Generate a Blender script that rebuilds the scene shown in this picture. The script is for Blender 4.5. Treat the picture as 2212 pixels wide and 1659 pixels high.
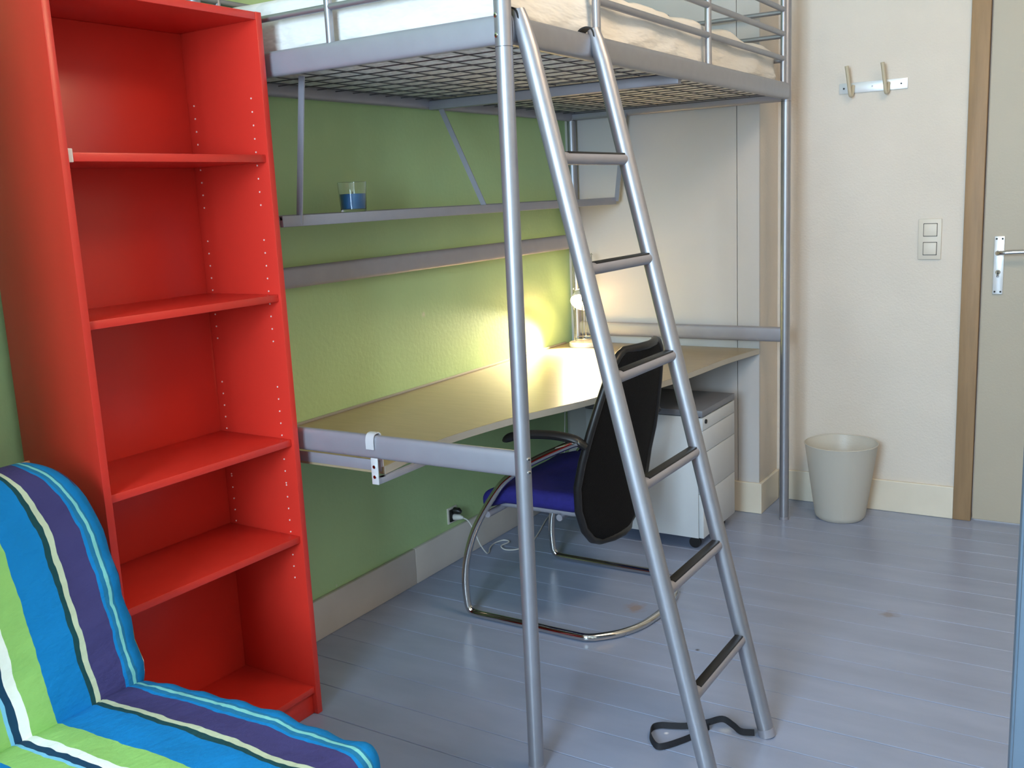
import bpy, bmesh, math, random
from mathutils import Vector, Matrix, noise
random.seed(4)
for o in list(bpy.data.objects): bpy.data.objects.remove(o)
S = bpy.context.scene
COL = S.collection
PI = math.pi

# ------------------------------------------------------------------ camera
cam = bpy.data.cameras.new('camera')
cam_ob = bpy.data.objects.new('camera', cam); COL.objects.link(cam_ob)
R_ = Vector((0.84958329, 0.52544662, -0.04597907))
U_ = Vector((-0.05880406, 0.18098473, 0.98172634))
F_ = Vector((-0.5241663, 0.83135454, -0.18465999))
M = Matrix((R_, U_, -F_)).transposed().to_4x4()
M.translation = Vector((2.12873643, -1.8493865, 1.35464272))
cam_ob.matrix_world = M
cam.sensor_fit = 'HORIZONTAL'; cam.sensor_width = 36.0
cam.lens = 2131.2542 / 2212.0 * 36.0
cam.shift_y = -2.68 / 2212.0
cam.clip_start = 0.02
S.camera = cam_ob

# ------------------------------------------------------------------ world, window daylight, exposure
w = bpy.data.worlds.new('world'); S.world = w; w.use_nodes = True
bg = w.node_tree.nodes['Background']
bg.inputs[0].default_value = (0.75, 0.87, 1.0, 1); bg.inputs[1].default_value = 1.0

WIN = (0.95, 2.15, 1.00, 2.55)          # x0 x1 z0 z1 of the window behind the camera
YN = -3.5                                # wall with the window
la = bpy.data.lights.new('window_daylight', 'AREA'); la.shape = 'RECTANGLE'
la.size = 1.14; la.size_y = 1.50; la.energy = 125; la.color = (0.58, 0.80, 1.0)
lo = bpy.data.objects.new('window_daylight', la); COL.objects.link(lo)
lo.location = ((WIN[0]+WIN[1])/2, YN-0.22, (WIN[2]+WIN[3])/2); lo.rotation_euler = (PI/2, 0, 0)

S.view_settings.view_transform = 'Standard'
S.view_settings.look = 'None'
S.view_settings.exposure = 0.86
S.view_settings.gamma = 1.0
S.view_settings.use_curve_mapping = False

# ------------------------------------------------------------------ materials
def lin(c):
    return tuple(((v/255)/12.92 if v/255 <= .04045 else ((v/255+.055)/1.055)**2.4) for v in c) + (1,)

def mat(name, rgb, rough=.5, metal=0., var=0.06, scale=8., bump=0., bscale=200., spec=.5, coat=0., stretch=None, bdist=.002):
    m = bpy.data.materials.new(name); m.use_nodes = True
    nt = m.node_tree; b = nt.nodes['Principled BSDF']
    b.inputs['Roughness'].default_value = rough; b.inputs['Metallic'].default_value = metal
    b.inputs['Specular IOR Level'].default_value = spec
    b.inputs['Coat Weight'].default_value = coat
    geo = nt.nodes.new('ShaderNodeNewGeometry')
    vec = geo.outputs['Position']
    if stretch:
        mp = nt.nodes.new('ShaderNodeMapping'); mp.inputs['Scale'].default_value = stretch
        nt.links.new(vec, mp.inputs['Vector']); vec = mp.outputs[0]
    nz = nt.nodes.new('ShaderNodeTexNoise'); nz.inputs['Scale'].default_value = scale; nz.inputs['Detail'].default_value = 5
    nt.links.new(vec, nz.inputs['Vector'])
    rp = nt.nodes.new('ShaderNodeValToRGB')
    c = lin(rgb)
    rp.color_ramp.elements[0].position = .3; rp.color_ramp.elements[1].position = .7
    rp.color_ramp.elements[0].color = tuple(v*(1-var) for v in c[:3]) + (1,)
    rp.color_ramp.elements[1].color = tuple(min(1, v*(1+var)) for v in c[:3]) + (1,)
    nt.links.new(nz.outputs['Fac'], rp.inputs['Fac']); nt.links.new(rp.outputs['Color'], b.inputs['Base Color'])
    if bump:
        n2 = nt.nodes.new('ShaderNodeTexNoise'); n2.inputs['Scale'].default_value = bscale; n2.inputs['Detail'].default_value = 3
        nt.links.new(vec, n2.inputs['Vector'])
        bp = nt.nodes.new('ShaderNodeBump'); bp.inputs['Strength'].default_value = bump; bp.inputs['Distance'].default_value = bdist
        nt.links.new(n2.outputs['Fac'], bp.inputs['Height']); nt.links.new(bp.outputs['Normal'], b.inputs['Normal'])
    m['ramp'] = rp.name
    return m

def spots(m, items, width=.012):
    """stains / chips with a shape of their own: (centre, radius, rgb, strength)"""
    nt = m.node_tree; b = nt.nodes['Principled BSDF']; src = b.inputs['Base Color'].links[0].from_socket
    geo = nt.nodes.new('ShaderNodeNewGeometry')
    nz = nt.nodes.new('ShaderNodeTexNoise'); nz.inputs['Scale'].default_value = 40; nz.inputs['Detail'].default_value = 4
    nt.links.new(geo.outputs['Position'], nz.inputs['Vector'])
    for (c, r, rgb, st) in items:
        d = nt.nodes.new('ShaderNodeVectorMath'); d.operation = 'DISTANCE'; d.inputs[1].default_value = c
        nt.links.new(geo.outputs['Position'], d.inputs[0])
        ad = nt.nodes.new('ShaderNodeMath'); ad.operation = 'MULTIPLY_ADD'; ad.inputs[1].default_value = r*1.6; 
        nt.links.new(nz.outputs['Fac'], ad.inputs[0]); nt.links.new(d.outputs['Value'], ad.inputs[2])
        mr = nt.nodes.new('ShaderNodeMapRange'); mr.inputs['From Min'].default_value = r*1.1; mr.inputs['From Max'].default_value = r*1.9
        mr.inputs['To Min'].default_value = st; mr.inputs['To Max'].default_value = 0
        nt.links.new(ad.outputs[0], mr.inputs['Value'])
        mx = nt.nodes.new('ShaderNodeMix'); mx.data_type = 'RGBA'
        nt.links.new(mr.outputs[0], mx.inputs[0]); nt.links.new(src, mx.inputs[6]); mx.inputs[7].default_value = lin(rgb)
        src = mx.outputs[2]
    nt.links.new(src, b.inputs['Base Color'])

GREEN = mat('green_wall_paint', (182, 211, 152), .42, var=.05, scale=3, bump=.35, bscale=60)
spots(GREEN, [((0, .957, .957), .011, (215, 215, 190), .8), ((0, .72, .12), .008, (225, 225, 215), .9), ((0, .40, .14), .006, (225, 225, 215), .7)])
WHITE = mat('cream_wall_paint', (210, 200, 188), .6, var=.03, scale=4, bump=.6, bscale=150)
PANEL = mat('white_panel_paint', (195, 191, 189), .5, var=.025, scale=3, bump=.2, bscale=120)
CEIL = mat('ceiling_paint', (232, 230, 224), .8, var=.02)
BASE = mat('baseboard_paint', (216, 206, 188), .4, var=.04, scale=6, bump=.15, bscale=40)
BASEL = mat('baseboard_grey_paint', (205, 196, 188), .45, var=.05, scale=6, bump=.15, bscale=40)
FLOOR = mat('grey_blue_floor_paint', (140, 150, 174), .27, var=.09, scale=5, bump=.16, bscale=14, spec=.5, stretch=(.5, 1.6, 1))
spots(FLOOR, [((.806, .95, 0), .04, (146, 108, 62), .5), ((1.33, .36, 0), .02, (190, 190, 195), .6), ((1.10, .75, 0), .008, (60, 55, 50), .8), ((1.20, .28, 0), .007, (230, 230, 235), .9), ((1.55, 1.25, 0), .03, (120, 100, 80), .5)])
SUB = mat('floor_joint_dust', (168, 174, 186), .8, var=.2, scale=30)
SILVER = mat('silver_lacquered_steel', (160, 160, 166), .42, metal=.75, var=.03, scale=30)
SILVER2 = mat('grey_lacquered_steel', (160, 158, 166), .45, metal=.45, var=.03, scale=20)
CHROME = mat('chrome', (205, 203, 200), .07, metal=1., var=.02)
WIRE = mat('mesh_wire', (92, 92, 98), .4, metal=.7)
RED = mat('red_lacquer', (206, 50, 38), .33, var=.04, scale=3, bump=.05, bscale=90)
PIN = mat('pin_hole_plug', (235, 205, 195), .5)
CLEAR = mat('clear_plastic_clip', (225, 205, 195), .25)
DOORP = mat('door_paint', (172, 162, 144), .5, var=.03, scale=3, bump=.2, bscale=120)
WOODF = mat('door_frame_wood', (148, 119, 86), .55, var=.12, scale=9, bump=.2, bscale=40, stretch=(6, 6, .5))
ALU = mat('white_aluminium', (226, 228, 230), .3, metal=.35, var=.02)
DARK = mat('dark_hole', (28, 26, 26), .6)
DESK = mat('grey_beige_laminate', (158, 142, 112), .30, var=.07, scale=10, bump=.05, bscale=60, stretch=(1, 4, 1))
EDGE = mat('desk_edge_band', (170, 164, 152), .4, var=.04)
BLACKP = mat('black_plastic', (24, 22, 22), .42, var=.1)
MESHB = mat('black_mesh_fabric', (13, 11, 11), .9, spec=.2, var=.35, scale=120, bump=.8, bscale=300)
BLUE = mat('blue_seat_fabric', (26, 21, 104), .85, var=.12, scale=60, bump=.5, bscale=350)
PEDB = mat('light_grey_cabinet', (196, 199, 202), .5, var=.02)
PEDT = mat('dark_grey_cabinet_top', (112, 114, 122), .4, var=.06)
SHEET = mat('white_cotton_sheet', (232, 228, 222), .85, var=.03, scale=5, bump=.8, bscale=9, stretch=(1.2, .6, 2.6), bdist=.02)
MATB = mat('mattress_underside', (240, 234, 222), .9, var=.3, scale=60, bump=.6, bscale=80)
PLASTW = mat('white_plastic', (222, 217, 203), .4, var=.02)
SWITCH = mat('switch_cream_plastic', (208, 200, 187), .45, var=.02)
CABLE = mat('white_cable', (215, 212, 205), .45)
PEG = mat('beige_plastic_peg', (184, 172, 148), .4, var=.06)
WEB = mat('black_webbing', (22, 22, 28), .8, var=.2, scale=200)
WAX = mat('blue_wax', (46, 116, 170), .45, var=.1, scale=20)
PALEB = mat('pale_blue_cabinet_paint', (98, 114, 130), .35, var=.05)
LAMPW = mat('lamp_white_metal', (225, 220, 212), .35, var=.03)
BEECH = mat('chair_frame_wood', (170, 130, 85), .5, var=.15, scale=12, stretch=(1, 8, 8))

def glass_mat():
    m = bpy.data.materials.new('clear_glass'); m.use_nodes = True
    b = m.node_tree.nodes['Principled BSDF']
    b.inputs['Base Color'].default_value = (.96, .99, 1, 1); b.inputs['Roughness'].default_value = .02
    b.inputs['Transmission Weight'].default_value = 1.; b.inputs['IOR'].default_value = 1.45
    return m
GLASS = glass_mat()

def frosted():
    m = bpy.data.materials.new('frosted_plastic'); m.use_nodes = True; nt = m.node_tree
    nt.nodes.remove(nt.nodes['Principled BSDF']); out = nt.nodes['Material Output']
    d = nt.nodes.new('ShaderNodeBsdfDiffuse'); d.inputs[0].default_value = lin((234, 231, 223))
    t = nt.nodes.new('ShaderNodeBsdfTranslucent'); t.inputs[0].default_value = lin((236, 232, 224))
    p = nt.nodes.new('ShaderNodeBsdfTransparent'); p.inputs[0].default_value = (.95, .95, .93, 1)
    g = nt.nodes.new('ShaderNodeBsdfGlossy'); g.inputs['Roughness'].default_value = .35
    a = nt.nodes.new('ShaderNodeMixShader'); a.inputs[0].default_value = .45
    bb = nt.nodes.new('ShaderNodeMixShader'); bb.inputs[0].default_value = .16
    c = nt.nodes.new('ShaderNodeMixShader'); c.inputs[0].default_value = .05
    nz = nt.nodes.new('ShaderNodeTexNoise'); nz.inputs['Scale'].default_value = 150
    bp = nt.nodes.new('ShaderNodeBump'); bp.inputs['Strength'].default_value = .4; bp.inputs['Distance'].default_value = .002
    geo = nt.nodes.new('ShaderNodeNewGeometry'); nt.links.new(geo.outputs['Position'], nz.inputs['Vector'])
    nt.links.new(nz.outputs['Fac'], bp.inputs['Height']); nt.links.new(bp.outputs[0], d.inputs['Normal']); nt.links.new(bp.outputs[0], g.inputs['Normal'])
    nt.links.new(d.outputs[0], a.inputs[1]); nt.links.new(t.outputs[0], a.inputs[2])
    nt.links.new(a.outputs[0], bb.inputs[1]); nt.links.new(p.outputs[0], bb.inputs[2])
    nt.links.new(bb.outputs[0], c.inputs[1]); nt.links.new(g.outputs[0], c.inputs[2])
    nt.links.new(c.outputs[0], out.inputs['Surface'])
    return m
FROST = frosted()

def emit(name, rgb, st):
    m = bpy.data.materials.new(name); m.use_nodes = True
    b = m.node_tree.nodes['Principled BSDF']
    b.inputs['Base Color'].default_value = lin(rgb); b.inputs['Emission Color'].default_value = lin(rgb); b.inputs['Emission Strength'].default_value = st
    return m
BULB = emit('lit_bulb', (255, 214, 150), 17)

def stripes():
    m = bpy.data.materials.new('striped_cushion_fabric'); m.use_nodes = True; nt = m.node_tree
    b = nt.nodes['Principled BSDF']; b.inputs['Roughness'].default_value = .85; b.inputs['Specular IOR Level'].default_value = .25
    geo = nt.nodes.new('ShaderNodeNewGeometry'); sp = nt.nodes.new('ShaderNodeSeparateXYZ')
    nt.links.new(geo.outputs['Position'], sp.inputs[0])
    nz = nt.nodes.new('ShaderNodeTexNoise'); nz.inputs['Scale'].default_value = 16; nz.inputs['Detail'].default_value = 2
    nt.links.new(geo.outputs['Position'], nz.inputs['Vector'])
    wob = nt.nodes.new('ShaderNodeMath'); wob.operation = 'MULTIPLY_ADD'; wob.inputs[1].default_value = .016
    at = nt.nodes.new('ShaderNodeAttribute'); at.attribute_name = 'stripe'      # metres from the cushion's side edge, in the cloth
    nt.links.new(nz.outputs['Fac'], wob.inputs[0]); nt.links.new(at.outputs['Fac'], wob.inputs[2])
    mr = nt.nodes.new('ShaderNodeMapRange')
    mr.inputs['From Min'].default_value = .006; mr.inputs['From Max'].default_value = .606
    nt.links.new(wob.outputs[0], mr.inputs['Value'])
    blue, teal, cyan, purp, pale, dk, grn, wht, navy, lt = (6, 118, 180), (30, 108, 146), (120, 190, 185), (60, 56, 102), (186, 196, 166), (22, 66, 70), (140, 190, 104), (234, 240, 232), (22, 62, 90), (120, 190, 220)
    seq = [(0, blue), (.040, teal), (.046, cyan), (.053, teal), (.062, blue), (.068, purp), (.126, pale), (.138, dk), (.150, blue), (.225, grn), (.272, wht), (.291, navy), (.306, lt), (.312, grn), (.360, blue), (.43, purp), (.49, pale), (.50, dk), (.515, grn), (.56, blue)]
    rp = nt.nodes.new('ShaderNodeValToRGB'); cr = rp.color_ramp; cr.interpolation = 'CONSTANT'
    while len(cr.elements) < len(seq): cr.elements.new(.999)
    for e, (o, c) in zip(cr.elements, seq):
        e.position = max(0, o)/.6
        e.color = lin(c)
    nt.links.new(mr.outputs[0], rp.inputs['Fac'])
    # side gusset: the same cloth cut across, so the bands run the other way
    r2 = nt.nodes.new('ShaderNodeValToRGB'); c2 = r2.color_ramp; c2.interpolation = 'CONSTANT'
    sq = [(0, blue), (.22, purp), (.30, pale), (.34, blue), (.52, grn), (.62, dk), (.66, wht), (.72, grn), (.80, blue), (.92, purp)]
    while len(c2.elements) < len(sq): c2.elements.new(.999)
    for e, (o, c) in zip(c2.elements, sq): e.position = o; e.color = lin(c)
    fx = nt.nodes.new('ShaderNodeMath'); fx.operation = 'ADD'; nt.links.new(sp.outputs['X'], fx.inputs[0]); nt.links.new(sp.outputs['Z'], fx.inputs[1])
    f2 = nt.nodes.new('ShaderNodeMath'); f2.operation = 'MULTIPLY'; f2.inputs[1].default_value = 1.9; nt.links.new(fx.outputs[0], f2.inputs[0])
    f3 = nt.nodes.new('ShaderNodeMath'); f3.operation = 'FRACT'; nt.links.new(f2.outputs[0], f3.inputs[0]); nt.links.new(f3.outputs[0], r2.inputs['Fac'])
    lt_ = nt.nodes.new('ShaderNodeMath'); lt_.operation = 'LESS_THAN'; lt_.inputs[1].default_value = .021; nt.links.new(wob.outputs[0], lt_.inputs[0])
    mx = nt.nodes.new('ShaderNodeMix'); mx.data_type = 'RGBA'
    nt.links.new(lt_.outputs[0], mx.inputs[0]); nt.links.new(rp.outputs['Color'], mx.inputs[6]); nt.links.new(r2.outputs['Color'], mx.inputs[7])
    nt.links.new(mx.outputs[2], b.inputs['Base Color'])
    n2 = nt.nodes.new('ShaderNodeTexNoise'); n2.inputs['Scale'].default_value = 26; n2.inputs['Detail'].default_value = 6; n2.inputs['Roughness'].default_value = .55
    mp = nt.nodes.new('ShaderNodeMapping'); mp.inputs['Scale'].default_value = (1, .55, 1)
    nt.links.new(geo.outputs['Position'], mp.inputs['Vector']); nt.links.new(mp.outputs[0], n2.inputs['Vector'])
    bp = nt.nodes.new('ShaderNodeBump'); bp.inputs['Strength'].default_value = .7; bp.inputs['Distance'].default_value = .008
    nt.links.new(n2.outputs['Fac'], bp.inputs['Height']); nt.links.new(bp.outputs[0], b.inputs['Normal'])
    return m
STRIPE = stripes()

# ------------------------------------------------------------------ geometry helpers
def box(bm, lo, hi, bev=0., seg=2):
    r = bmesh.ops.create_cube(bm, size=1)['verts']
    lo = Vector(lo); hi = Vector(hi); c = (lo+hi)/2; d = hi-lo
    for v in r: v.co = Vector((v.co.x*d.x, v.co.y*d.y, v.co.z*d.z)) + c
    if bev:
        es = list({e for v in r for e in v.link_edges})
        bmesh.ops.bevel(bm, geom=es, offset=bev, segments=seg, affect='EDGES', profile=.5)

def frames(pts, closed=False):
    n = len(pts); T = []
    for i in range(n):
        a = pts[i-1] if (i > 0 or closed) else pts[0]
        b = pts[(i+1) % n] if (i < n-1 or closed) else pts[-1]
        T.append((b-a).normalized())
    t0 = T[0]; up = Vector((0, 0, 1)) if abs(t0.z) < .9 else Vector((0, 1, 0))
    nrm = (up - t0*up.dot(t0)).normalized(); out = []
    for t in T:
        nrm = (nrm - t*nrm.dot(t)).normalized(); out.append((t, nrm, t.cross(nrm)))
    return out

def tube(bm, pts, r, n=12, sx=1., sy=1., caps=True, closed=False, up=None):
    pts = [Vector(p) for p in pts]; fr = frames(pts, closed); rings = []
    for i, (p, (t, a, b)) in enumerate(zip(pts, fr)):
        if up is not None:
            a = (Vector(up)-t*Vector(up).dot(t)).normalized(); b = t.cross(a)
        rr = r[i] if isinstance(r, (list, tuple)) else r
        rings.append([bm.verts.new(p + a*math.cos(2*PI*k/n)*rr*sx + b*math.sin(2*PI*k/n)*rr*sy) for k in range(n)])
    m = len(rings)
    for i in range(m if closed else m-1):
        A, B = rings[i], rings[(i+1) % m]
        for k in range(n): bm.faces.new((A[k], A[(k+1) % n], B[(k+1) % n], B[k]))
    if caps and not closed:
        bm.faces.new(rings[0][::-1]); bm.faces.new(rings[-1])

def spline(pts, sub=6):
    pts = [Vector(p) for p in pts]; out = []
    P = [pts[0]*2-pts[1]] + pts + [pts[-1]*2-pts[-2]]
    for i in range(1, len(P)-2):
        for k in range(sub):
            t = k/sub; a, b, c, d = P[i-1], P[i], P[i+1], P[i+2]
            out.append(.5*((2*b)+(c-a)*t+(2*a-5*b+4*c-d)*t*t+(-a+3*b-3*c+d)*t*t*t))
    out.append(pts[-1]); return out

def lathe(bm, prof, c, n=32, close=False):
    rings = []
    for (r, z) in prof:
        if r < 1e-6: rings.append([bm.verts.new((c[0], c[1], c[2]+z))])
        else: rings.append([bm.verts.new((c[0]+r*math.cos(2*PI*k/n), c[1]+r*math.sin(2*PI*k/n), c[2]+z)) for k in range(n)])
    for A, B in zip(rings, rings[1:]):
        for k in range(n):
            if len(A) == 1 and len(B) == 1: continue
            if len(A) == 1: bm.faces.new((A[0], B[(k+1) % n], B[k]))
            elif len(B) == 1: bm.faces.new((A[k], A[(k+1) % n], B[0]))
            else: bm.faces.new((A[k], A[(k+1) % n], B[(k+1) % n], B[k]))

def prism(bm, poly, z0, z1, bev=0.):
    a = [bm.verts.new((x, y, z0)) for x, y in poly]; b = [bm.verts.new((x, y, z1)) for x, y in poly]
    n = len(poly); fs = [bm.faces.new(a[::-1]), bm.faces.new(b)]
    for k in range(n): fs.append(bm.faces.new((a[k], a[(k+1) % n], b[(k+1) % n], b[k])))
    if bev:
        es = list({e for f in fs[:2] for e in f.edges})
        bmesh.ops.bevel(bm, geom=es, offset=bev, segments=2, affect='EDGES', profile=.5)

def strip(bm, pts, wdir, width, th):
    """flat band of thickness th following pts, width along wdir"""
    pts = [Vector(p) for p in pts]; wd = Vector(wdir).normalized(); fr = frames(pts); rings = []
    for p, (t, _, _) in zip(pts, fr):
        wv = (wd - t*wd.dot(t)).normalized(); nn = t.cross(wv)
        rings.append([bm.verts.new(p + wv*sx*width/2 + nn*sy*th/2) for sx, sy in ((-1, -1), (1, -1), (1, 1), (-1, 1))])
    for A, B in zip(rings, rings[1:]):
        for k in range(4): bm.faces.new((A[k], A[(k+1) % 4], B[(k+1) % 4], B[k]))
    bm.faces.new(rings[0][::-1]); bm.faces.new(rings[-1])

def axis_pts(lo, hi, r, step):
    a = [lo, lo+r*.12, lo+r*.35, lo+r*.65, lo+r]; n = max(1, int((hi-lo-2*r)/step))
    mid = [lo+r+(hi-lo-2*r)*i/n for i in range(1, n)]
    return a + mid + [hi-r, hi-r*.65, hi-r*.35, hi-r*.12, hi]

def rbox(bm, lo, hi, r, step, disp=None, stripe=None):
    """soft cushion-like block on a fine lattice; disp(p) may move each point"""
    ax = [axis_pts(lo[i], hi[i], r, step) for i in range(3)]; vs = {}
    def V(i, j, k):
        key = (i, j, k)
        if key not in vs:
            p = Vector((ax[0][i], ax[1][j], ax[2][k]))
            q = Vector([min(max(p[a], lo[a]+r), hi[a]-r) for a in range(3)]); d = p-q
            if d.length > 1e-9: p = q + d.normalized()*r
            y0_ = p.y
            if disp: p = disp(p)
            vs[key] = bm.verts.new(p)
            if lay is not None: vs[key][lay] = stripe - y0_
        return vs[key]
    n = [len(a)-1 for a in ax]
    lay = bm.verts.layers.float.new('stripe') if stripe is not None else None
    for a, b, c in ((0, 1, 2), (1, 2, 0), (2, 0, 1)):
        for i in range(n[a]):
            for j in range(n[b]):
                for side in (0, n[c]):
                    def K(x, y):
                        t = [0, 0, 0]; t[a] = x; t[b] = y; t[c] = side; return V(*t)
                    f = [K(i, j), K(i+1, j), K(i+1, j+1), K(i, j+1)]
                    if side == 0: f.reverse()
                    bm.faces.new(f)

def new(): return bmesh.new()

def root_loc(p):
    v = Vector((0, 0, 0))
    while p is not None: v += p.location; p = p.parent
    return v

def link(name, bm, m, parent=None, smooth=True, local=False, origin=None):
    """bm holds world coordinates (unless local): moved into the parent's frame"""
    bmesh.ops.recalc_face_normals(bm, faces=bm.faces[:])
    off = Vector((0, 0, 0))
    if not local: off = root_loc(parent)
    if origin is not None: off = Vector(origin)
    if off.length: bmesh.ops.translate(bm, verts=bm.verts[:], vec=-off)
    me = bpy.data.meshes.new(name); bm.to_mesh(me); bm.free()
    if smooth: me.shade_smooth(); me.set_sharp_from_angle(angle=math.radians(38))
    for x in (m if isinstance(m, (list, tuple)) else [m]): me.materials.append(x)
    o = bpy.data.objects.new(name, me); COL.objects.link(o)
    if parent: o.parent = parent
    if origin is not None: o.location = Vector(origin)
    return o

def tag(o, label=None, cat=None, group=None, kind=None):
    if label: o['label'] = label
    if cat: o['category'] = cat
    if group: o['group'] = group
    if kind: o['kind'] = kind
    return o

def thing(name, label, cat, loc=(0, 0, 0), group=None, kind=None):
    o = bpy.data.objects.new(name, None); COL.objects.link(o); o.location = loc
    return tag(o, label, cat, group, kind)

def P(name, fn, m, parent, **k):
    bm = new(); fn(bm); return link(name, bm, m, parent, **k)
def PB(name, lo, hi, m, parent, bev=0., **k):
    return P(name, lambda b: box(b, lo, hi, bev), m, parent, **k)
def struct(name, lo, hi, m, label, bev=0., parent=None):
    bm = new(); box(bm, lo, hi, bev)
    c = (Vector(lo)+Vector(hi))/2; c.z = lo[2]
    o = link(name, bm, m, parent, smooth=False, origin=c)
    return tag(o, label, None, None, 'structure')
def copy_part(o, dx, parent):
    c = o.copy(); COL.objects.link(c); c.parent = parent; c.location = o.location + Vector(dx); return c

# ------------------------------------------------------------------ the room
XR, YF, YB, XB, ZC = 3.1, 2.303, 2.057, .866, 2.75
floor = struct('floor', (-.1, YN-.1, -.06), (XR+.1, YF+.1, -.004), SUB, 'grey blue painted plank floor of the room')
pitch = .1325; y = YN; i = 0
bm = new(); box(bm, (0, 0, -.02), (XR, pitch-.0022, 0), .0012, 1)
pm = None
while y < YF:
    if pm is None:
        o = link('plank', bm, FLOOR, floor, smooth=False, local=True); pm = o.data
    else:
        o = bpy.data.objects.new('plank', pm); COL.objects.link(o); o.parent = floor
    o.location = Vector((0, y, random.uniform(-.0006, 0))) - floor.location
    y += pitch; i += 1
struct('ceiling', (-.1, YN-.1, ZC), (XR+.1, YF+.1, ZC+.1), CEIL, 'plain white ceiling above the loft bed')
struct('wall_left', (-.1, YN-.1, 0), (0, YF+.1, ZC), GREEN, 'green painted wall behind the loft bed and desk')
struct('wall_right', (XR, YN-.1, 0), (XR+.1, YF+.1, ZC), WHITE, 'cream wall on the right side of the room')
# far wall with the door opening
wf = thing('wall_far', 'cream wall carrying the coat hooks and light switch', None, (1.2, YF, 0), kind='structure')
PB('wall_section', (XB-.02, YF, 0), (1.60, YF+.1, ZC), WHITE, wf, smooth=False)
PB('wall_section', (1.60, YF, 2.1), (2.60, YF+.1, ZC), WHITE, wf, smooth=False)
PB('wall_section', (2.60, YF, 0), (XR, YF+.1, ZC), WHITE, wf, smooth=False)
# closet block behind the desk
wc = thing('wall_closet', 'white panelled block of wall behind the desk end', None, (.43, YB, 0), kind='structure')
PB('core', (0, YB+.012, 0), (XB, YF+.05, ZC), WHITE, wc, smooth=False)
PB('panel', (0, YB, 0), (.7735, YB+.013, ZC), PANEL, wc, smooth=False)
PB('panel', (.7762, YB, 0), (XB, YB+.013, ZC), PANEL, wc, smooth=False)
PB('cover_board', (0.001, 1.985, 0), (.52, YB, .655), PANEL, wc, smooth=False)
# near wall with the window
wn = thing('wall_near', 'cream wall with the window behind the viewer', None, (1.6, YN, 0), kind='structure')
PB('wall_section', (0, YN-.1, 0), (WIN[0], YN, ZC), WHITE, wn, smooth=False)
PB('wall_section', (WIN[1], YN-.1, 0), (XR, YN, ZC), WHITE, wn, smooth=False)
PB('wall_section', (WIN[0], YN-.1, 0), (WIN[1], YN, WIN[2]), WHITE, wn, smooth=False)
PB('wall_section', (WIN[0], YN-.1, WIN[3]), (WIN[1], YN, ZC), WHITE, wn, smooth=False)
wd = thing('window_1', 'white framed window behind the viewer', None, (1.5, YN-.05, WIN[2]), kind='structure')
def wfr(b):
    x0, x1, z0, z1 = WIN
    for lo, hi in (((x0, z0), (x0+.05, z1)), ((x1-.05, z0), (x1, z1)), ((x0+.05, z0), (x1-.05, z0+.05)), ((x0+.05, z1-.05), (x1-.05, z1)), (((x0+x1)/2-.03, z0+.05), ((x0+x1)/2+.03, z1-.05))):
        box(b, (lo[0], YN-.08, lo[1]), (hi[0], YN-.03, hi[1]), .004)
P('window_frame', wfr, PLASTW, wd)
PB('window_sill', (WIN[0]-.05, YN-.1, WIN[2]-.03), (WIN[1]+.05, YN+.12, WIN[2]), PLASTW, wd, bev=.005)
# baseboards
def bb(name, lo, hi, m, lab): return struct(name, lo, hi, m, lab, .003)
BH = .132
bl = thing('baseboard_left', 'pale baseboard along the foot of the green wall', None, (0, 0, 0), kind='structure')
for y0, y1 in ((YN, .80), (.802, 1.984)):
    PB('board', (0, y0, 0), (.015, y1, BH), BASEL, bl, bev=.003)
bb('baseboard_closet', (.53, YB-.014, 0), (XB+.014, YB, BH), BASE, 'cream baseboard at the foot of the closet block')
bb('baseboard_closet_side', (XB, YB, 0), (XB+.014, YF-.015, BH), BASE, 'short cream baseboard on the side of the closet block')
bb('baseboard_far', (XB+.014, YF-.015, 0), (1.585, YF, BH), BASE, 'cream baseboard behind the waste basket')
bb('baseboard_right', (XR-.015, YN, 0), (XR, YF, BH), BASE, 'cream baseboard along the right wall')
# door and frame
fr = thing('trim_1', 'brown wooden door frame beside the light switch', None, (1.62, YF, 0), kind='structure')
PB('jamb', (1.585, YF-.016, 0), (1.6505, YF+.09, 2.12), WOODF, fr, bev=.003)
PB('jamb', (2.50, YF-.016, 0), (2.566, YF+.09, 2.12), WOODF, fr, bev=.003)
PB('head', (1.585, YF-.016, 2.06), (2.566, YF+.09, 2.12), WOODF, fr, bev=.003)
dr = struct('door_1', (1.655, YF-.004, .008), (2.496, YF+.036, 2.056), DOORP, 'greyish cream door with an aluminium handle plate', .003)
hp = PB('handle_plate', (1.693, YF-.012, .908), (1.729, YF-.003, 1.127), ALU, dr, bev=.003, origin=None)
hp['label'] = 'white aluminium handle plate'
for px in (1.701, 1.721):
    for pz in (.918, 1.117):
        P('screw', lambda b, px=px, pz=pz: tube(b, [(px, YF-.0135, pz), (px, YF-.011, pz)], .0035, 10), DARK, hp)
def lever(b):
    tube(b, [(1.711, YF-.010, 1.066), (1.711, YF-.05, 1.066)], .010, 14)
    tube(b, spline([(1.711, YF-.048, 1.066), (1.726, YF-.056, 1.067), (1.77, YF-.056, 1.070), (1.835, YF-.056, 1.071)], 5), .0085, 12)
P('handle', lever, CHROME, dr)
def key(b):
    tube(b, [(1.710, YF-.0145, .992), (1.710, YF-.010, .992)], .009, 16)
    box(b, (1.7055, YF-.0145, .972), (1.7145, YF-.010, .990), .002)
P('lock_cylinder', key, CHROME, dr)
P('keyhole', lambda b: box(b, (1.7087, YF-.0152, .983), (1.7113, YF-.014, .996)), DARK, dr)

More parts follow.
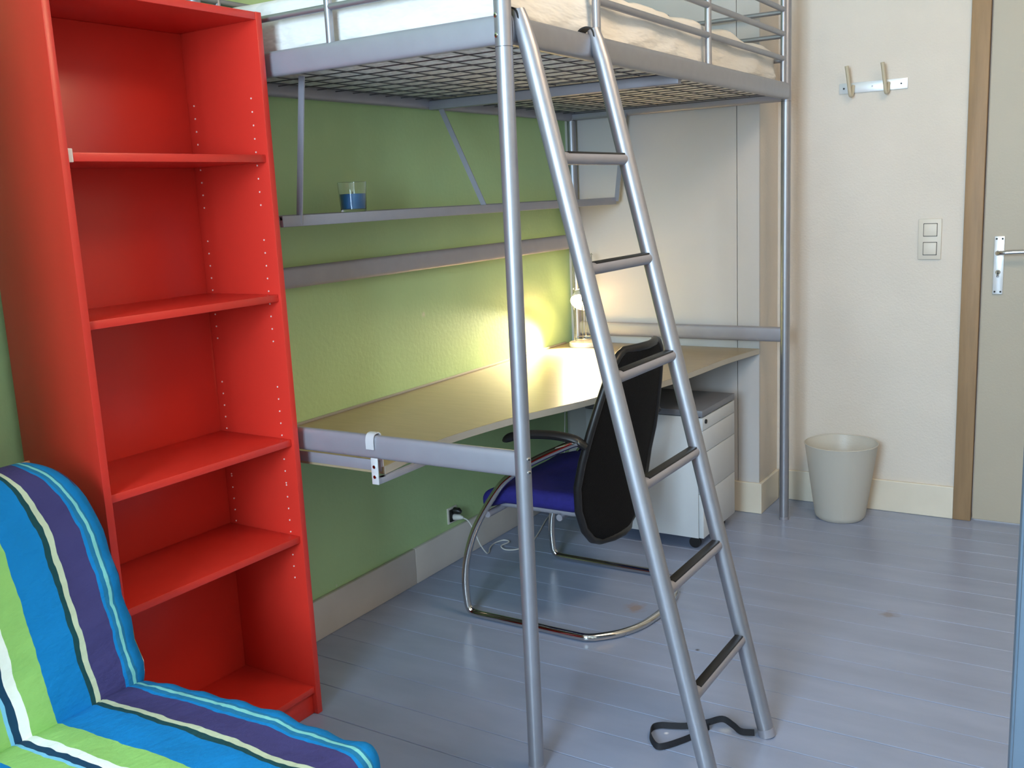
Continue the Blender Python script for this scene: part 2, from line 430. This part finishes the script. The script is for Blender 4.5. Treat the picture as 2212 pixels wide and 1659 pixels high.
# light switch
sw = thing('light_switch', 'cream double light switch plate beside the door frame', 'light switch', (1.465, YF, 1.04))
PB('plate', (1.422, YF-.009, 1.041), (1.507, YF-.0004, 1.198), SWITCH, sw, bev=.003)
for z0 in (1.060, 1.132):
    PB('seat_gap', (1.441, YF-.0096, z0-.002), (1.492, YF-.0088, z0+.0485), DARK, sw)
    PB('rocker', (1.4428, YF-.013, z0), (1.4902, YF-.0085, z0+.0465), SWITCH, sw, bev=.002)

# coat hook rack
hk = thing('coat_hook_rack', 'aluminium strip with two beige pegs on the cream wall', 'coat rack', (1.24, YF, 1.69))
PB('strip', (1.112, YF-.007, 1.695), (1.368, YF-.0004, 1.735), ALU, hk, bev=.0012)
for hx in (1.166, 1.299):
    P('peg', lambda b, hx=hx: tube(b, spline([(hx, YF-.006, 1.722), (hx, YF-.016, 1.708), (hx, YF-.026, 1.690), (hx-.002, YF-.034, 1.684), (hx-.004, YF-.042, 1.692), (hx-.008, YF-.050, 1.735), (hx-.014, YF-.062, 1.795)], 5), [.0072]*18+[.0072]*12+[.0078]*6+[.007], 10), PEG, hk)
for sx in (1.130, 1.238, 1.345):
    P('screw', lambda b, sx=sx: tube(b, [(sx, YF-.0092, 1.715), (sx, YF-.006, 1.715)], .0035, 10), DARK if sx != 1.238 else CHROME, hk)

# ------------------------------------------------------------------ bookcase
bk = thing('bookcase', 'tall red open bookcase standing against the green wall', 'bookcase', (.0318, -.6059, 0))
bk.rotation_euler.z = -.0223
D, BW, BHT, T = .2852, .5695, 1.816, .018
def LB(name, lo, hi, m=RED, bev=.0012, parent=bk): return PB(name, lo, hi, m, parent, bev=bev, local=True)
LB('side_panel', (0, 0, 0), (D, T, BHT))
rs = LB('side_panel', (0, BW-T, 0), (D, BW, BHT))
LB('top_board', (0, T, BHT-T), (D-.001, BW-T, BHT-.0005))
LB('back_panel', (.006, T, .06), (.011, BW-T, BHT-T))
LB('plinth', (D-.03, T, 0), (D-.014, BW-T, .062))
LB('bottom_shelf', (.011, T, .062), (D-.004, BW-T, .080))
SH = (.506, .768, 1.142, 1.484)
for z in SH: LB('shelf', (.012, T+.001, z-.018), (D-.008, BW-T-.001, z))
def pins(b):
    for z0 in SH:
        for k in range(-4, 5):
            z = z0+k*.032+.008
            if abs(z-(z0-.009)) < .014: continue
            for a in (.035, .245):
                tube(b, [(a, BW-T-.0012, z), (a, BW-T+.001, z)], .0022, 6)
                tube(b, [(a, T-.001, z), (a, T+.0012, z)], .0022, 6)
pn = P('pin_hole_plugs', pins, PIN, bk, local=True); pn['kind'] = 'stuff'
P('shelf_clip', lambda b: (box(b, (D-.02, T+.0005, 1.464), (D-.006, T+.014, 1.492), .002)), CLEAR, bk, local=True)

# ------------------------------------------------------------------ loft bed
W, L, X0 = .982, 2.02, .052
bed = thing('loft_bed', 'silver steel loft bed frame above the desk', 'loft bed', (.5, 1., 0))
PR_ = .0187
for (px, py) in ((W+.005, -.008), (W, L), (X0, 0), (X0, L)):
    q = P('post', lambda b: tube(b, [(px, py, .006), (px, py, 2.075)], PR_, 20), SILVER, bed)
    P('foot_cap', lambda b: tube(b, [(px, py, 0), (px, py, .012)], PR_+.0012, 20), SILVER2, q)
    P('end_cap', lambda b: lathe(b, [(PR_+.0012, 2.07), (PR_+.001, 2.084), (PR_*.6, 2.090), (0, 2.091)], (px, py, 0), 20), SILVER2, q)
    P('seam', lambda b: tube(b, [(px, py, 1.6645), (px, py, 1.6655)], PR_+.0003, 20), DARK, q)
def screw(parent, c, d, r=.0055):
    c = Vector(c); d = Vector(d).normalized()
    s = P('screw', lambda b: tube(b, [c, c+d*.002, c+d*.0035], [r, r, r*.6], 12), CHROME, parent)
    P('socket', lambda b: tube(b, [c+d*.003, c+d*.0038], r*.4, 6), DARK, s)
for z in (1.688, 1.728): screw(bed, (W-.001, -.008-PR_+.0012, z), (-.3, -1, 0))
for z in (.741, .772): screw(bed, (W+.005+PR_-.0015, -.012, z), (1, -.2, 0))
def oval(bm, a, b, hw, hh, n=20):
    a = Vector(a); b = Vector(b); t = (b-a).normalized(); s = t.cross(Vector((0, 0, 1)))
    R0 = []
    for p in (a, b):
        ring = []
        for k in range(n):
            th = 2*PI*k/n; cx, cz = math.cos(th), math.sin(th)
            ex = .55
            ring.append(bm.verts.new(p + s*hw*math.copysign(abs(cx)**ex, cx) + Vector((0, 0, 1))*hh*math.copysign(abs(cz)**ex, cz)))
        R0.append(ring)
    A, B = R0
    for k in range(n): bm.faces.new((A[k], A[(k+1) % n], B[(k+1) % n], B[k]))
    bm.faces.new(A[::-1]); bm.faces.new(B)
zr = 1.7015
P('side_rail', lambda b: oval(b, (W+.002, .012, zr), (W+.002, L-.012, zr), .015, .0305), SILVER, bed)
P('side_rail', lambda b: oval(b, (X0, .012, zr-.008), (X0, L-.012, zr-.008), .013, .0305), SILVER2, bed)
P('end_rail', lambda b: oval(b, (X0+.012, 0, zr), (W-.012, 0, zr), .013, .0305), SILVER2, bed)
P('end_rail', lambda b: oval(b, (X0+.012, L, zr-.006), (W-.012, L, zr-.006), .013, .0305), SILVER2, bed)
PB('middle_beam', (X0+.01, .977, 1.660), (W-.01, 1.003, 1.690), SILVER2, bed, bev=.003)
# desk-height and wall-side rails of the frame
P('lower_end_rail', lambda b: oval(b, (X0+.012, 0, .756), (W-.012, 0, .756), .012, .030), SILVER2, bed)
P('lower_end_rail', lambda b: oval(b, (X0+.012, L, .768), (W-.012, L, .768), .012, .030), SILVER2, bed)
P('wall_rail', lambda b: oval(b, (X0, .012, 1.153), (X0, L-.012, 1.153), .010, .031), SILVER2, bed)
# wire mattress support, two panels
def mesh_panel(y0, y1):
    def f(b):
        n = 9
        for k in range(n+1):
            x = .085+(.945-.085)*k/n
            tube(b, [(x, y0, 1.6945), (x, y1, 1.6945)], .0016, 5, caps=False)
        m = int((y1-y0)/.076)
        for k in range(m+1):
            yy = y0+(y1-y0)*k/m
            tube(b, [(.07, yy, 1.6905), (.965, yy, 1.6905)], .0016, 5, caps=False)
    q = P('wire_mesh', f, WIRE, bed); q['kind'] = 'stuff'
mesh_panel(.022, .975); mesh_panel(1.005, 1.995)
# guard rails
def bar(name, a, b_, r, m=SILVER, par=bed): return P(name, lambda b: tube(b, [a, b_], r, 12), m, par)
for z in (1.818, 1.906, 1.993):
    bar('guard_bar', (W, .436, z), (W, 1.982, z), .0098)
    bar('guard_bar', (X0+.01, 0, z-.008), (W-.01, 0, z-.008), .0082)
    bar('guard_bar', (X0+.01, L, z-.002), (W-.01, L, z-.002), .0088)
    bar('guard_bar', (X0, .01, z-.012), (X0, L-.01, z-.012), .0085)
for yy in (.436, 1.20, 1.982): bar('guard_upright', (W, yy, 1.728), (W, yy, 2.045), .0105)
for xx in (.503,): bar('guard_upright', (xx, 0, 1.725), (xx, 0, 2.04), .0098)
for xx in (.5,): bar('guard_upright', (xx, L, 1.725), (xx, L, 2.04), .0098)
for yy in (.08, 1.05): bar('guard_upright', (X0, yy, 1.72), (X0, yy, 2.04), .0095)
# hanging shelf and its straps
def tray(b):
    box(b, (.03, .03, 1.322), (.268, 1.995, 1.332), .001)
    box(b, (.258, .03, 1.305), (.270, 1.995, 1.334), .002)
    box(b, (.03, .03, 1.305), (.036, 1.995, 1.334), .001)
P('hanging_shelf', tray, SILVER2, bed)
def strap(a, c): P('shelf_strap', lambda b: strip(b, [a, c], (1, .0, 0), .019, .0035), SILVER2, bed)
strap((.312, .098, 1.682), (.261, .098, 1.308)); strap((.098, .992, 1.672), (.262, .992, 1.325)); strap((.315, 2.0, 1.675), (.272, 1.99, 1.318))
P('bolt', lambda b: tube(b, [(.263, .0945, 1.318), (.263, .0962, 1.318)], .004, 10), DARK, bed)

# ------------------------------------------------------------------ mattress
mt = thing('mattress', 'mattress in a creased white fitted sheet on the loft bed', 'mattress', (.5, 1., 1.697))
def md(p):
    n1 = noise.noise(Vector((p.x*3, p.y*5, p.z*16))); n2 = noise.noise(Vector((p.x*7+9, p.y*13, p.z*26)))
    n3 = noise.noise(Vector((2.2, p.y*3.1, p.z*38+p.y*5)))
    k = .010*n1+.006*n2
    if p.x > .9 and p.z > 1.735: p.x += .004+.008*n1+.011*n3
    if p.y < .1: p.y += .003*n2
    if p.z > 1.8: p.z += k*1.3
    return p
P('sheet', lambda b: rbox(b, (.072, .034, 1.716), (.956, 1.985, 1.862), .035, .026, md), SHEET, mt)
PB('underside', (.075, .036, 1.698), (.955, 1.984, 1.735), MATB, mt, bev=.008)

# ------------------------------------------------------------------ ladder
ld = thing('ladder', 'silver tube ladder hooked on the long side of the loft bed', 'ladder', (1.425, .21, 0))
def lx(z): return 1.008+(1.427-1.008)*(1.722-z)/1.722
YL, YR = .036, .385
for yy in (YL, YR):
    pts = [(lx(z), yy, z) for z in (.004, .9, 1.60)] + [(lx(1.66)+.000, yy, 1.66), (lx(1.715)-.003, yy, 1.715), (lx(1.745)-.004, yy, 1.742)]
    P('rail', lambda b: tube(b, pts, [.0205, .0205, .0205, .020, .0185, .015], 20), SILVER, ld)
    P('foot_cap', lambda b: tube(b, [(lx(0), yy, 0), (lx(.02), yy, .02)], .0215, 20), SILVER2, ld)
    P('hook', lambda b: strip(b, spline([(1.016, yy-.0, 1.66), (1.010, yy, 1.71), (1.004, yy, 1.738), (.990, yy, 1.747), (.972, yy, 1.744), (.962, yy, 1.732), (.960, yy, 1.712)], 4), (0, 1, 0), .034, .004), BLACKP, ld)
for z in (1.432, 1.193, .957, .720, .488, .250):
    x = lx(z)
    r = P('rung', lambda b: tube(b, [(x-.002, YL, z), (x-.002, YR, z)], .0138, 14), SILVER2, ld)
    P('tread_pad', lambda b: box(b, (x-.0135, YL+.045, z+.0095), (x+.007, YR-.022, z+.0150), .0015), BLACKP, r)

# ------------------------------------------------------------------ desk
dk = thing('desk', 'wall desk with a wavy front edge and greyish beige top', 'desk', (.4, 1., .6))
edge = spline([(.560, .016, 0), (.548, .12, 0), (.528, .28, 0), (.545, .45, 0), (.583, .64, 0), (.640, .82, 0), (.690, 1.0, 0), (.750, 1.18, 0), (.785, 1.34, 0), (.806, 1.55, 0), (.822, 1.77, 0), (.858, 2.0, 0), (.868, 2.050, 0)], 4)
poly = [(.004, 2.052), (.004, .016)] + [(p.x, p.y) for p in edge]
P('desk_top', lambda b: prism(b, poly[::-1], .680, .702, .002), DESK, dk, smooth=False)
def eb(b):
    strip(b, [(p.x+.001, p.y, .691) for p in edge], (0, 0, 1), .020, .0022)
P('edge_band', eb, EDGE, dk)
P('back_lip', lambda b: box(b, (.0016, .02, .702), (.012, 1.98, .709), .001), EDGE, dk)
PB('support_beam', (.556, -.006, .664), (.570, .28, .6795), SILVER2, dk, bev=.001)
PB('end_band', (.006, .0125, .688), (.552, .0158, .716), SILVER2, dk, bev=.0008)
PB('support_beam', (.12, .06, .655), (.14, 1.9, .6795), SILVER2, dk, bev=.001)
def hookb(b):
    strip(b, spline([(.545, .0165, .70), (.545, .0155, .775), (.545, .010, .789), (.545, 0, .7915), (.545, -.011, .788), (.545, -.0165, .775), (.545, -.0165, .752)], 4), (1, 0, 0), .024, .003)
P('hook_bracket', hookb, ALU, dk)
pl = PB('mounting_plate', (.549, -.022, .664), (.570, -.0185, .732), ALU, dk, bev=.0008)
for z in (.684, .710):
    P('screw', lambda b: tube(b, [(.560, -.0245, z), (.560, -.0215, z)], .0045, 10), CHROME, pl)
P('side_channel', lambda b: box(b, (.5535, -.0185, .664), (.5695, .012, .6795), .001), SILVER2, dk)

# ------------------------------------------------------------------ table lamp
lp = thing('table_lamp', 'wire table lamp with a lit bulb and white round base on the desk', 'lamp', (.128, 1.935, .702))
cx, cy, cz = .128, 1.935, .702
P('base', lambda b: lathe(b, [(0, 0.0004), (.066, 0.0004), (.067, .004), (.067, .017), (.064, .020), (0, .020)], (cx, cy, cz), 40), LAMPW, lp)
for k in range(6):
    a = PI/6+k*PI/3+.35
    P('rod', lambda b: tube(b, [(cx+.047*math.cos(a), cy+.047*math.sin(a), cz+.018), (cx+.044*math.cos(a), cy+.044*math.sin(a), cz+.40)], .0017, 6), CHROME, lp)
for z in (.036, .395):
    P('ring', lambda b: tube(b, [(cx+.0465*math.cos(2*PI*k/32), cy+.0465*math.sin(2*PI*k/32), cz+z) for k in range(32)], .0016, 6, closed=True), CHROME, lp)
ax = Vector((.10, -.72, -.58)).normalized()
bc = Vector((cx, cy-.004, cz+.212))
def sphere(b, c, r, n=20, m=12, zmin=-1):
    prof = [(r*math.sin(PI*k/m), r*math.cos(PI*k/m)) for k in range(m+1)]
    prof[0] = (0, r); prof[-1] = (0, -r); lathe(b, prof, c, n)
P('bulb', lambda b: sphere(b, bc, .041), BULB, lp)
def refl(b):
    back = bc - ax*.066
    tube(b, [back, back+ax*.02, back+ax*.035, bc-ax*.008, bc+ax*.012, bc+ax*.030], [.012, .014, .026, .0425, .046, .048], 24, caps=False)
P('reflector', refl, LAMPW, lp)
P('socket', lambda b: tube(b, [bc-ax*.085, bc-ax*.058], .013, 16), BLACKP, lp)
P('stem', lambda b: tube(b, spline([bc-ax*.08, bc-ax*.085+Vector((0, 0, .03)), (cx, cy+.02, cz+.33), (cx, cy, cz+.395)], 5), .004, 8), CHROME, lp)
sl = bpy.data.lights.new('lamp_light', 'SPOT'); sl.energy = 36; sl.color = (1.0, .80, .50); sl.spot_size = math.radians(100); sl.spot_blend = .55; sl.shadow_soft_size = .02
so = bpy.data.objects.new('lamp_light', sl); COL.objects.link(so); so.parent = lp
so.location = bc + ax*.047 - lp.location; so.rotation_euler = ax.to_track_quat('-Z', 'Y').to_euler()

# ------------------------------------------------------------------ candle in a glass
cg = thing('candle_glass', 'blue candle in a clear glass tumbler on the hanging shelf', 'candle', (.15, .448, 1.3324))
c0 = (.15, .448, 1.3324)
P('glass', lambda b: lathe(b, [(0, .0003), (.036, .0003), (.0375, .003), (.0435, .088), (.0420, .0885), (.0362, .009), (0, .008)], c0, 40), GLASS, cg)
P('wax', lambda b: lathe(b, [(0, .0105), (.0352, .0105), (.0385, .054), (.030, .052), (0, .0515)], c0, 40), WAX, cg)
P('wick', lambda b: tube(b, [(c0[0], c0[1], c0[2]+.050), (c0[0]+.001, c0[1], c0[2]+.062)], .0012, 6), DARK, cg)

# ------------------------------------------------------------------ cantilever chair
ch = thing('desk_chair', 'cantilever chair with chrome tube frame, blue seat and black mesh back', 'chair', (.58, .943, 0))
CY = .943
def mir(p): return (p[0], 2*CY-p[1], p[2])
side = [(.775, .663, .630), (.74, .657, .620), (.61, .655, .556), (.537, .655, .507), (.478, .655, .452), (.391, .655, .322), (.348, .655, .215), (.333, .655, .128), (.336, .655, .050), (.346, .655, .022), (.372, .655, .0135), (.45, .655, .0128), (.60, .654, .0128), (.745, .653, .0128), (.782, .658, .0128), (.812, .680, .0128), (.860, .735, .0128), (.895, .82, .0128)]
fullp = side + [(.908, CY, .0128)] + [mir(p) for p in side[::-1]]
P('tube_frame', lambda b: tube(b, spline(fullp, 5), .0122, 12), CHROME, ch)
def seatd(p):
    u = (p.x-.385)/.36; v = (p.y-CY)/.26
    if p.z > .42: p.z += -.012*(1-v*v)*max(0, 1-(2*u-1)**2) + .004*noise.noise(p*9)
    if u < .25: p.z -= .030*(.25-u)/.25
    return p
P('seat', lambda b: rbox(b, (.385, CY-.255, .390), (.742, CY+.255, .452), .026, .03, seatd), BLUE, ch)
for yy in (CY-.2, CY+.2):
    P('seat_support', lambda b: tube(b, spline([(.398, yy, .376), (.45, yy, .376), (.66, yy, .376), (.70, yy, .376), (.725, yy, .38)], 4), .011, 10), SILVER2, ch)
for (x, z) in ((.432, .362), (.66, .362)):
    ya = .657 if x < .5 else .72
    P('cross_tube', lambda b: tube(b, [(x, ya, z+.0), (x, 2*CY-ya, z)], .011, 10), SILVER2, ch)
# backrest: curved shell, rim
def bx(z): return .760+max(0, z-.45)*.24
HW = [(.262, .11), (.285, .165), (.33, .212), (.40, .246), (.48, .262), (.56, .262), (.65, .246), (.74, .220), (.81, .194), (.85, .172), (.876, .142), (.884, .115)]
def bpos(s, hw, z): return Vector((bx(z) + .012 - .030*s*s, CY+hw*s, z))
def shell(b):
    n = 12; rows = []
    for off in (.004, -.004):
        rows.append([[b.verts.new(bpos(-1+2*k/n, hw, z)+Vector((off, 0, 0))) for k in range(n+1)] for z, hw in HW])
    for r_, flip in ((rows[0], 0), (rows[1], 1)):
        for A, B in zip(r_, r_[1:]):
            for k in range(n): b.faces.new((A[k], A[k+1], B[k+1], B[k]))
    A, B = rows
    for i in range(len(HW)-1):
        for k in (0, n): b.faces.new((A[i][k], A[i+1][k], B[i+1][k], B[i][k]))
    for i in (0, len(HW)-1):
        for k in range(n): b.faces.new((A[i][k], A[i][k+1], B[i][k+1], B[i][k]))
bkp = P('backrest', shell, MESHB, ch)
rim = [bpos(-1, hw, z) for z, hw in HW] + [bpos(s, .115, .886) for s in (-.5, 0, .5)] + [bpos(1, hw, z) for z, hw in HW[::-1]] + [bpos(s, .11, .260) for s in (.5, 0, -.5)]
P('rim', lambda b: tube(b, rim, .0125, 10, closed=True), BLACKP, bkp)
P('spine', lambda b: tube(b, spline([(.66, CY, .368), (.70, CY, .366), (.74, CY, .37), (.752, CY, .40), (.755, CY, .44)], 5), .018, 10, sx=.6), BLACKP, ch)
for s in (1, -1):
    f = (lambda p: p) if s == 1 else mir
    pts = [f(p) for p in ((.508, .657, .612), (.54, .657, .628), (.60, .657, .640), (.67, .657, .645), (.72, .658, .643), (.76, .664, .634), (.785, .676, .612))]
    P('armrest', lambda b: tube(b, spline(pts, 4), [.006, .011, .0135]+[.0145]*19+[.014, .013, .012], 12, sx=.95, sy=1.25), BLACKP, ch)

# ------------------------------------------------------------------ drawer pedestal
pd = thing('drawer_pedestal', 'light grey drawer pedestal on castors under the desk', 'drawer unit', (.58, 1.70, 0))
y0, y1, x0, x1 = 1.523, 1.872, .34, .825
def carc(b): box(b, (x0, y0, .052), (x1-.020, y1, .522), .001)
P('body', carc, PEDB, pd)
PB('top', (x0-.002, y0-.002, .5245), (x1, y1+.002, .548), PEDT, pd, bev=.0015)
PB('top_gap', (x0+.01, y0+.004, .520), (x1-.012, y1-.004, .526), DARK, pd)
for k, (a, c) in enumerate(((.472, .5195), (.3845, .4695), (.2275, .382), (.054, .225))):
    d_ = PB('drawer', (x1-.0185, y0+.001, a), (x1, y1-.001, c), PEDB, pd, bev=.0012)
    if k == 0: P('lock', lambda b: tube(b, [(x1-.001, y0+.030, .503), (x1+.0045, y0+.030, .503)], .0085, 14), DARK, d_)
for px in (x0+.05, x1-.05):
    for py in (y0+.045, y1-.045):
        c_ = P('castor', lambda b: (tube(b, [(px, py-.011, .022), (px, py-.003, .022)], .0218, 18), tube(b, [(px, py+.003, .022), (px, py+.011, .022)], .0218, 18)), BLACKP, pd)
        PB('fork', (px-.012, py-.003, .022), (px+.012, py+.003, .052), BLACKP, c_, bev=.001)

# ------------------------------------------------------------------ waste basket
wb = thing('waste_basket', 'frosted white plastic waste basket beside the bed post', 'waste basket', (1.178, 2.140, 0))
P('bin', lambda b: lathe(b, [(0, .0005), (.088, .0005), (.096, .008), (.100, .02), (.142, .312), (.1435, .314), (.1415, .315), (.0975, .022), (.086, .006), (0, .005)], (1.178, 2.140, 0), 48), FROST, wb)
P('rim', lambda b: tube(b, [(1.178+.1425*math.cos(2*PI*k/48), 2.140+.1425*math.sin(2*PI*k/48), .314) for k in range(48)], .002, 6, closed=True), FROST, wb)

# ------------------------------------------------------------------ wall socket and cable
sk = thing('wall_socket', 'small wall socket above the baseboard with a black insert', 'socket', (0, 1.05, .145))
PB('plate', (.0004, 1.022, .152), (.006, 1.082, .214), PLASTW, sk, bev=.0015)
PB('insert', (.006, 1.030, .160), (.012, 1.074, .206), BLACKP, sk, bev=.001)
P('plug', lambda b: tube(b, [(.0122, 1.055, .200), (.032, 1.056, .200), (.042, 1.057, .196)], [.013, .013, .007], 12), BLACKP, sk)
cb = thing('power_cable', 'thin white cable trailing from the socket across the floor', 'cable', (.08, 1.15, 0))
P('plug', lambda b: tube(b, [(.0122, 1.052, .175), (.035, 1.054, .177), (.05, 1.058, .175)], [.012, .011, .005], 12), CABLE, cb)
cp = [(.048, 1.058, .175), (.062, 1.072, .160), (.074, 1.09, .118), (.082, 1.115, .055), (.088, 1.145, .012), (.080, 1.175, .0035), (.058, 1.215, .0035), (.045, 1.27, .0035), (.060, 1.315, .0035), (.095, 1.300, .006), (.092, 1.245, .0075), (.125, 1.225, .0035), (.165, 1.25, .0035), (.175, 1.33, .0035), (.150, 1.43, .0035), (.085, 1.62, .0035), (.045, 1.78, .0035), (.030, 1.86, .03), (.024, 1.90, .20), (.024, 1.93, .50), (.024, 1.94, .66)]
P('cord', lambda b: tube(b, spline(cp, 5), .0026, 7), CABLE, cb)

# ------------------------------------------------------------------ strap on the floor
stp = [(1.402, .362, .012), (1.37, .356, .010), (1.345, .366, .016), (1.315, .372, .022), (1.285, .345, .018), (1.245, .318, .012), (1.205, .302, .010), (1.18, .292, .010), (1.166, .272, .010), (1.176, .235, .010), (1.206, .200, .010), (1.226, .206, .010), (1.258, .255, .010), (1.280, .300, .011), (1.292, .338, .012)]
bm = new(); strip(bm, spline(stp, 5), (0, .35, 1), .016, .002)
o = link('strap', bm, WEB, None, origin=(1.28, .28, 0)); tag(o, 'black webbing strap looped on the floor by the ladder foot', 'strap')

# ------------------------------------------------------------------ armchair with striped cushion
ac = thing('lounge_chair', 'low lounge chair with a blue and green striped cushion', 'armchair', (.72, -.95, 0))
EY, WY = -.652, -1.252
def seatc(p):
    u = (p.x-.44)/.64
    v = min(abs(p.y-EY), abs(p.y-WY))
    if p.z > .37:
        p.z += .006*noise.noise(Vector((p.x*9, p.y*14, 1))) + .010*math.sin(u*PI)
        if v < .07: p.z += .0045*math.sin(p.x*62+p.y*20)*(1-v/.07)
    p.z += .012*u
    if v < .03: p.y += .0015*math.sin(p.x*55)*(1 if p.y > -.9 else -1)
    return p
P('seat_cushion', lambda b: rbox(b, (.445, WY, .335), (1.085, EY, .425), .040, .022, seatc, EY), STRIPE, ac)
def backc(p):
    # built upright at x 0.36..0.45, leaned back about the seat line
    h = p.z-.40
    v = min(abs(p.y-EY), abs(p.y-WY)); s = 1 if p.y > -.95 else -1
    # rounded upper corners
    if h > .33:
        t = (h-.33)/.15; p.y -= s*max(0, .075*t*t)*max(0, 1-v/.30)
    if p.x > .42: p.x += .006*noise.noise(Vector((p.y*12, p.z*10, 4))) + .005*math.sin(p.z*70+p.y*8)*max(.25, 1-v/.16)
    if v < .05: p.y += s*.0015*math.sin(p.z*75)
    p.x -= .22*h + .16*h*h
    return p
P('back_cushion', lambda b: rbox(b, (.375, WY, .385), (.475, EY, .880), .042, .022, backc, EY), STRIPE, ac)
for yy in (WY+.06, EY-.06):
    P('side_frame', lambda b: tube(b, spline([(.20, yy, .86), (.30, yy, .55), (.36, yy, .31), (.60, yy, .305), (1.00, yy, .322)], 5), .016, 10), BEECH, ac)
    P('leg', lambda b: tube(b, [(.36, yy, .31), (.26, yy, 0)], [.016, .013], 10), BEECH, ac)
    P('leg', lambda b: tube(b, [(.97, yy, .318), (1.0, yy, 0)], [.016, .013], 10), BEECH, ac)
for x, z in ((.50, .312), (.75, .318), (.98, .325)):
    P('slat', lambda b: box(b, (x-.025, WY+.05, z), (x+.025, EY-.05, z+.014), .003), BEECH, ac)

# ------------------------------------------------------------------ ceiling lamp of the room (above the frame)
cl = thing('ceiling_lamp', 'wide warm white opal lamp on the ceiling above the view', 'ceiling lamp', (2.25, .35, ZC))
P('canopy', lambda b: lathe(b, [(0, 0), (.07, 0), (.07, -.02), (.05, -.03), (0, -.03)], (2.25, .35, ZC), 32), LAMPW, cl)
P('opal_shade', lambda b: lathe(b, [(.05, -.03), (.26, -.035), (.335, -.055), (.35, -.08), (.335, -.105), (.26, -.125), (.12, -.135), (0, -.137)], (2.25, .35, ZC), 40), emit('opal_glass_lit', (255, 226, 188), 10), cl)

# ------------------------------------------------------------------ wardrobe added out of view to shade the bookcase's outer side
wr = thing('blocker', 'tall light wood wardrobe added out of view by the green wall to shade the bookcase', 'blocker', (.31, -1.80, 0))
PB('body', (.03, -2.25, .05), (.57, -1.34, 2.10), BEECH, wr, bev=.003)
PB('plinth', (.05, -2.23, 0), (.55, -1.36, .051), BEECH, wr)
for a, c, k in ((-2.245, -1.798, -1.825), (-1.792, -1.345, -1.765)):
    d_ = PB('door', (.5705, a, .07), (.589, c, 2.085), BEECH, wr, bev=.002)
    P('knob', lambda b: tube(b, [(.589, k, 1.05), (.61, k, 1.05)], [.006, .012], 12), CHROME, d_)

# ------------------------------------------------------------------ pale blue cabinet at the right border
cbn = thing('low_cabinet', 'pale blue low cabinet cut off by the right border', 'cabinet', (2.3, .0, 0))
PB('body', (2.012, -.26, .06), (2.55, .16, .985), PALEB, cbn, bev=.012)
PB('door', (2.020, -.278, .09), (2.278, -.2605, .965), PALEB, cbn, bev=.004)
PB('door', (2.284, -.278, .09), (2.542, -.2605, .965), PALEB, cbn, bev=.004)
for px in (2.05, 2.5):
    for py in (-.22, .12): PB('foot', (px-.02, py-.02, 0), (px+.02, py+.02, .061), PALEB, cbn, bev=.003)
for px in (2.26, 2.30): P('knob', lambda b: tube(b, [(px, -.278, .60), (px, -.296, .60)], [.006, .011], 12), CHROME, cbn)
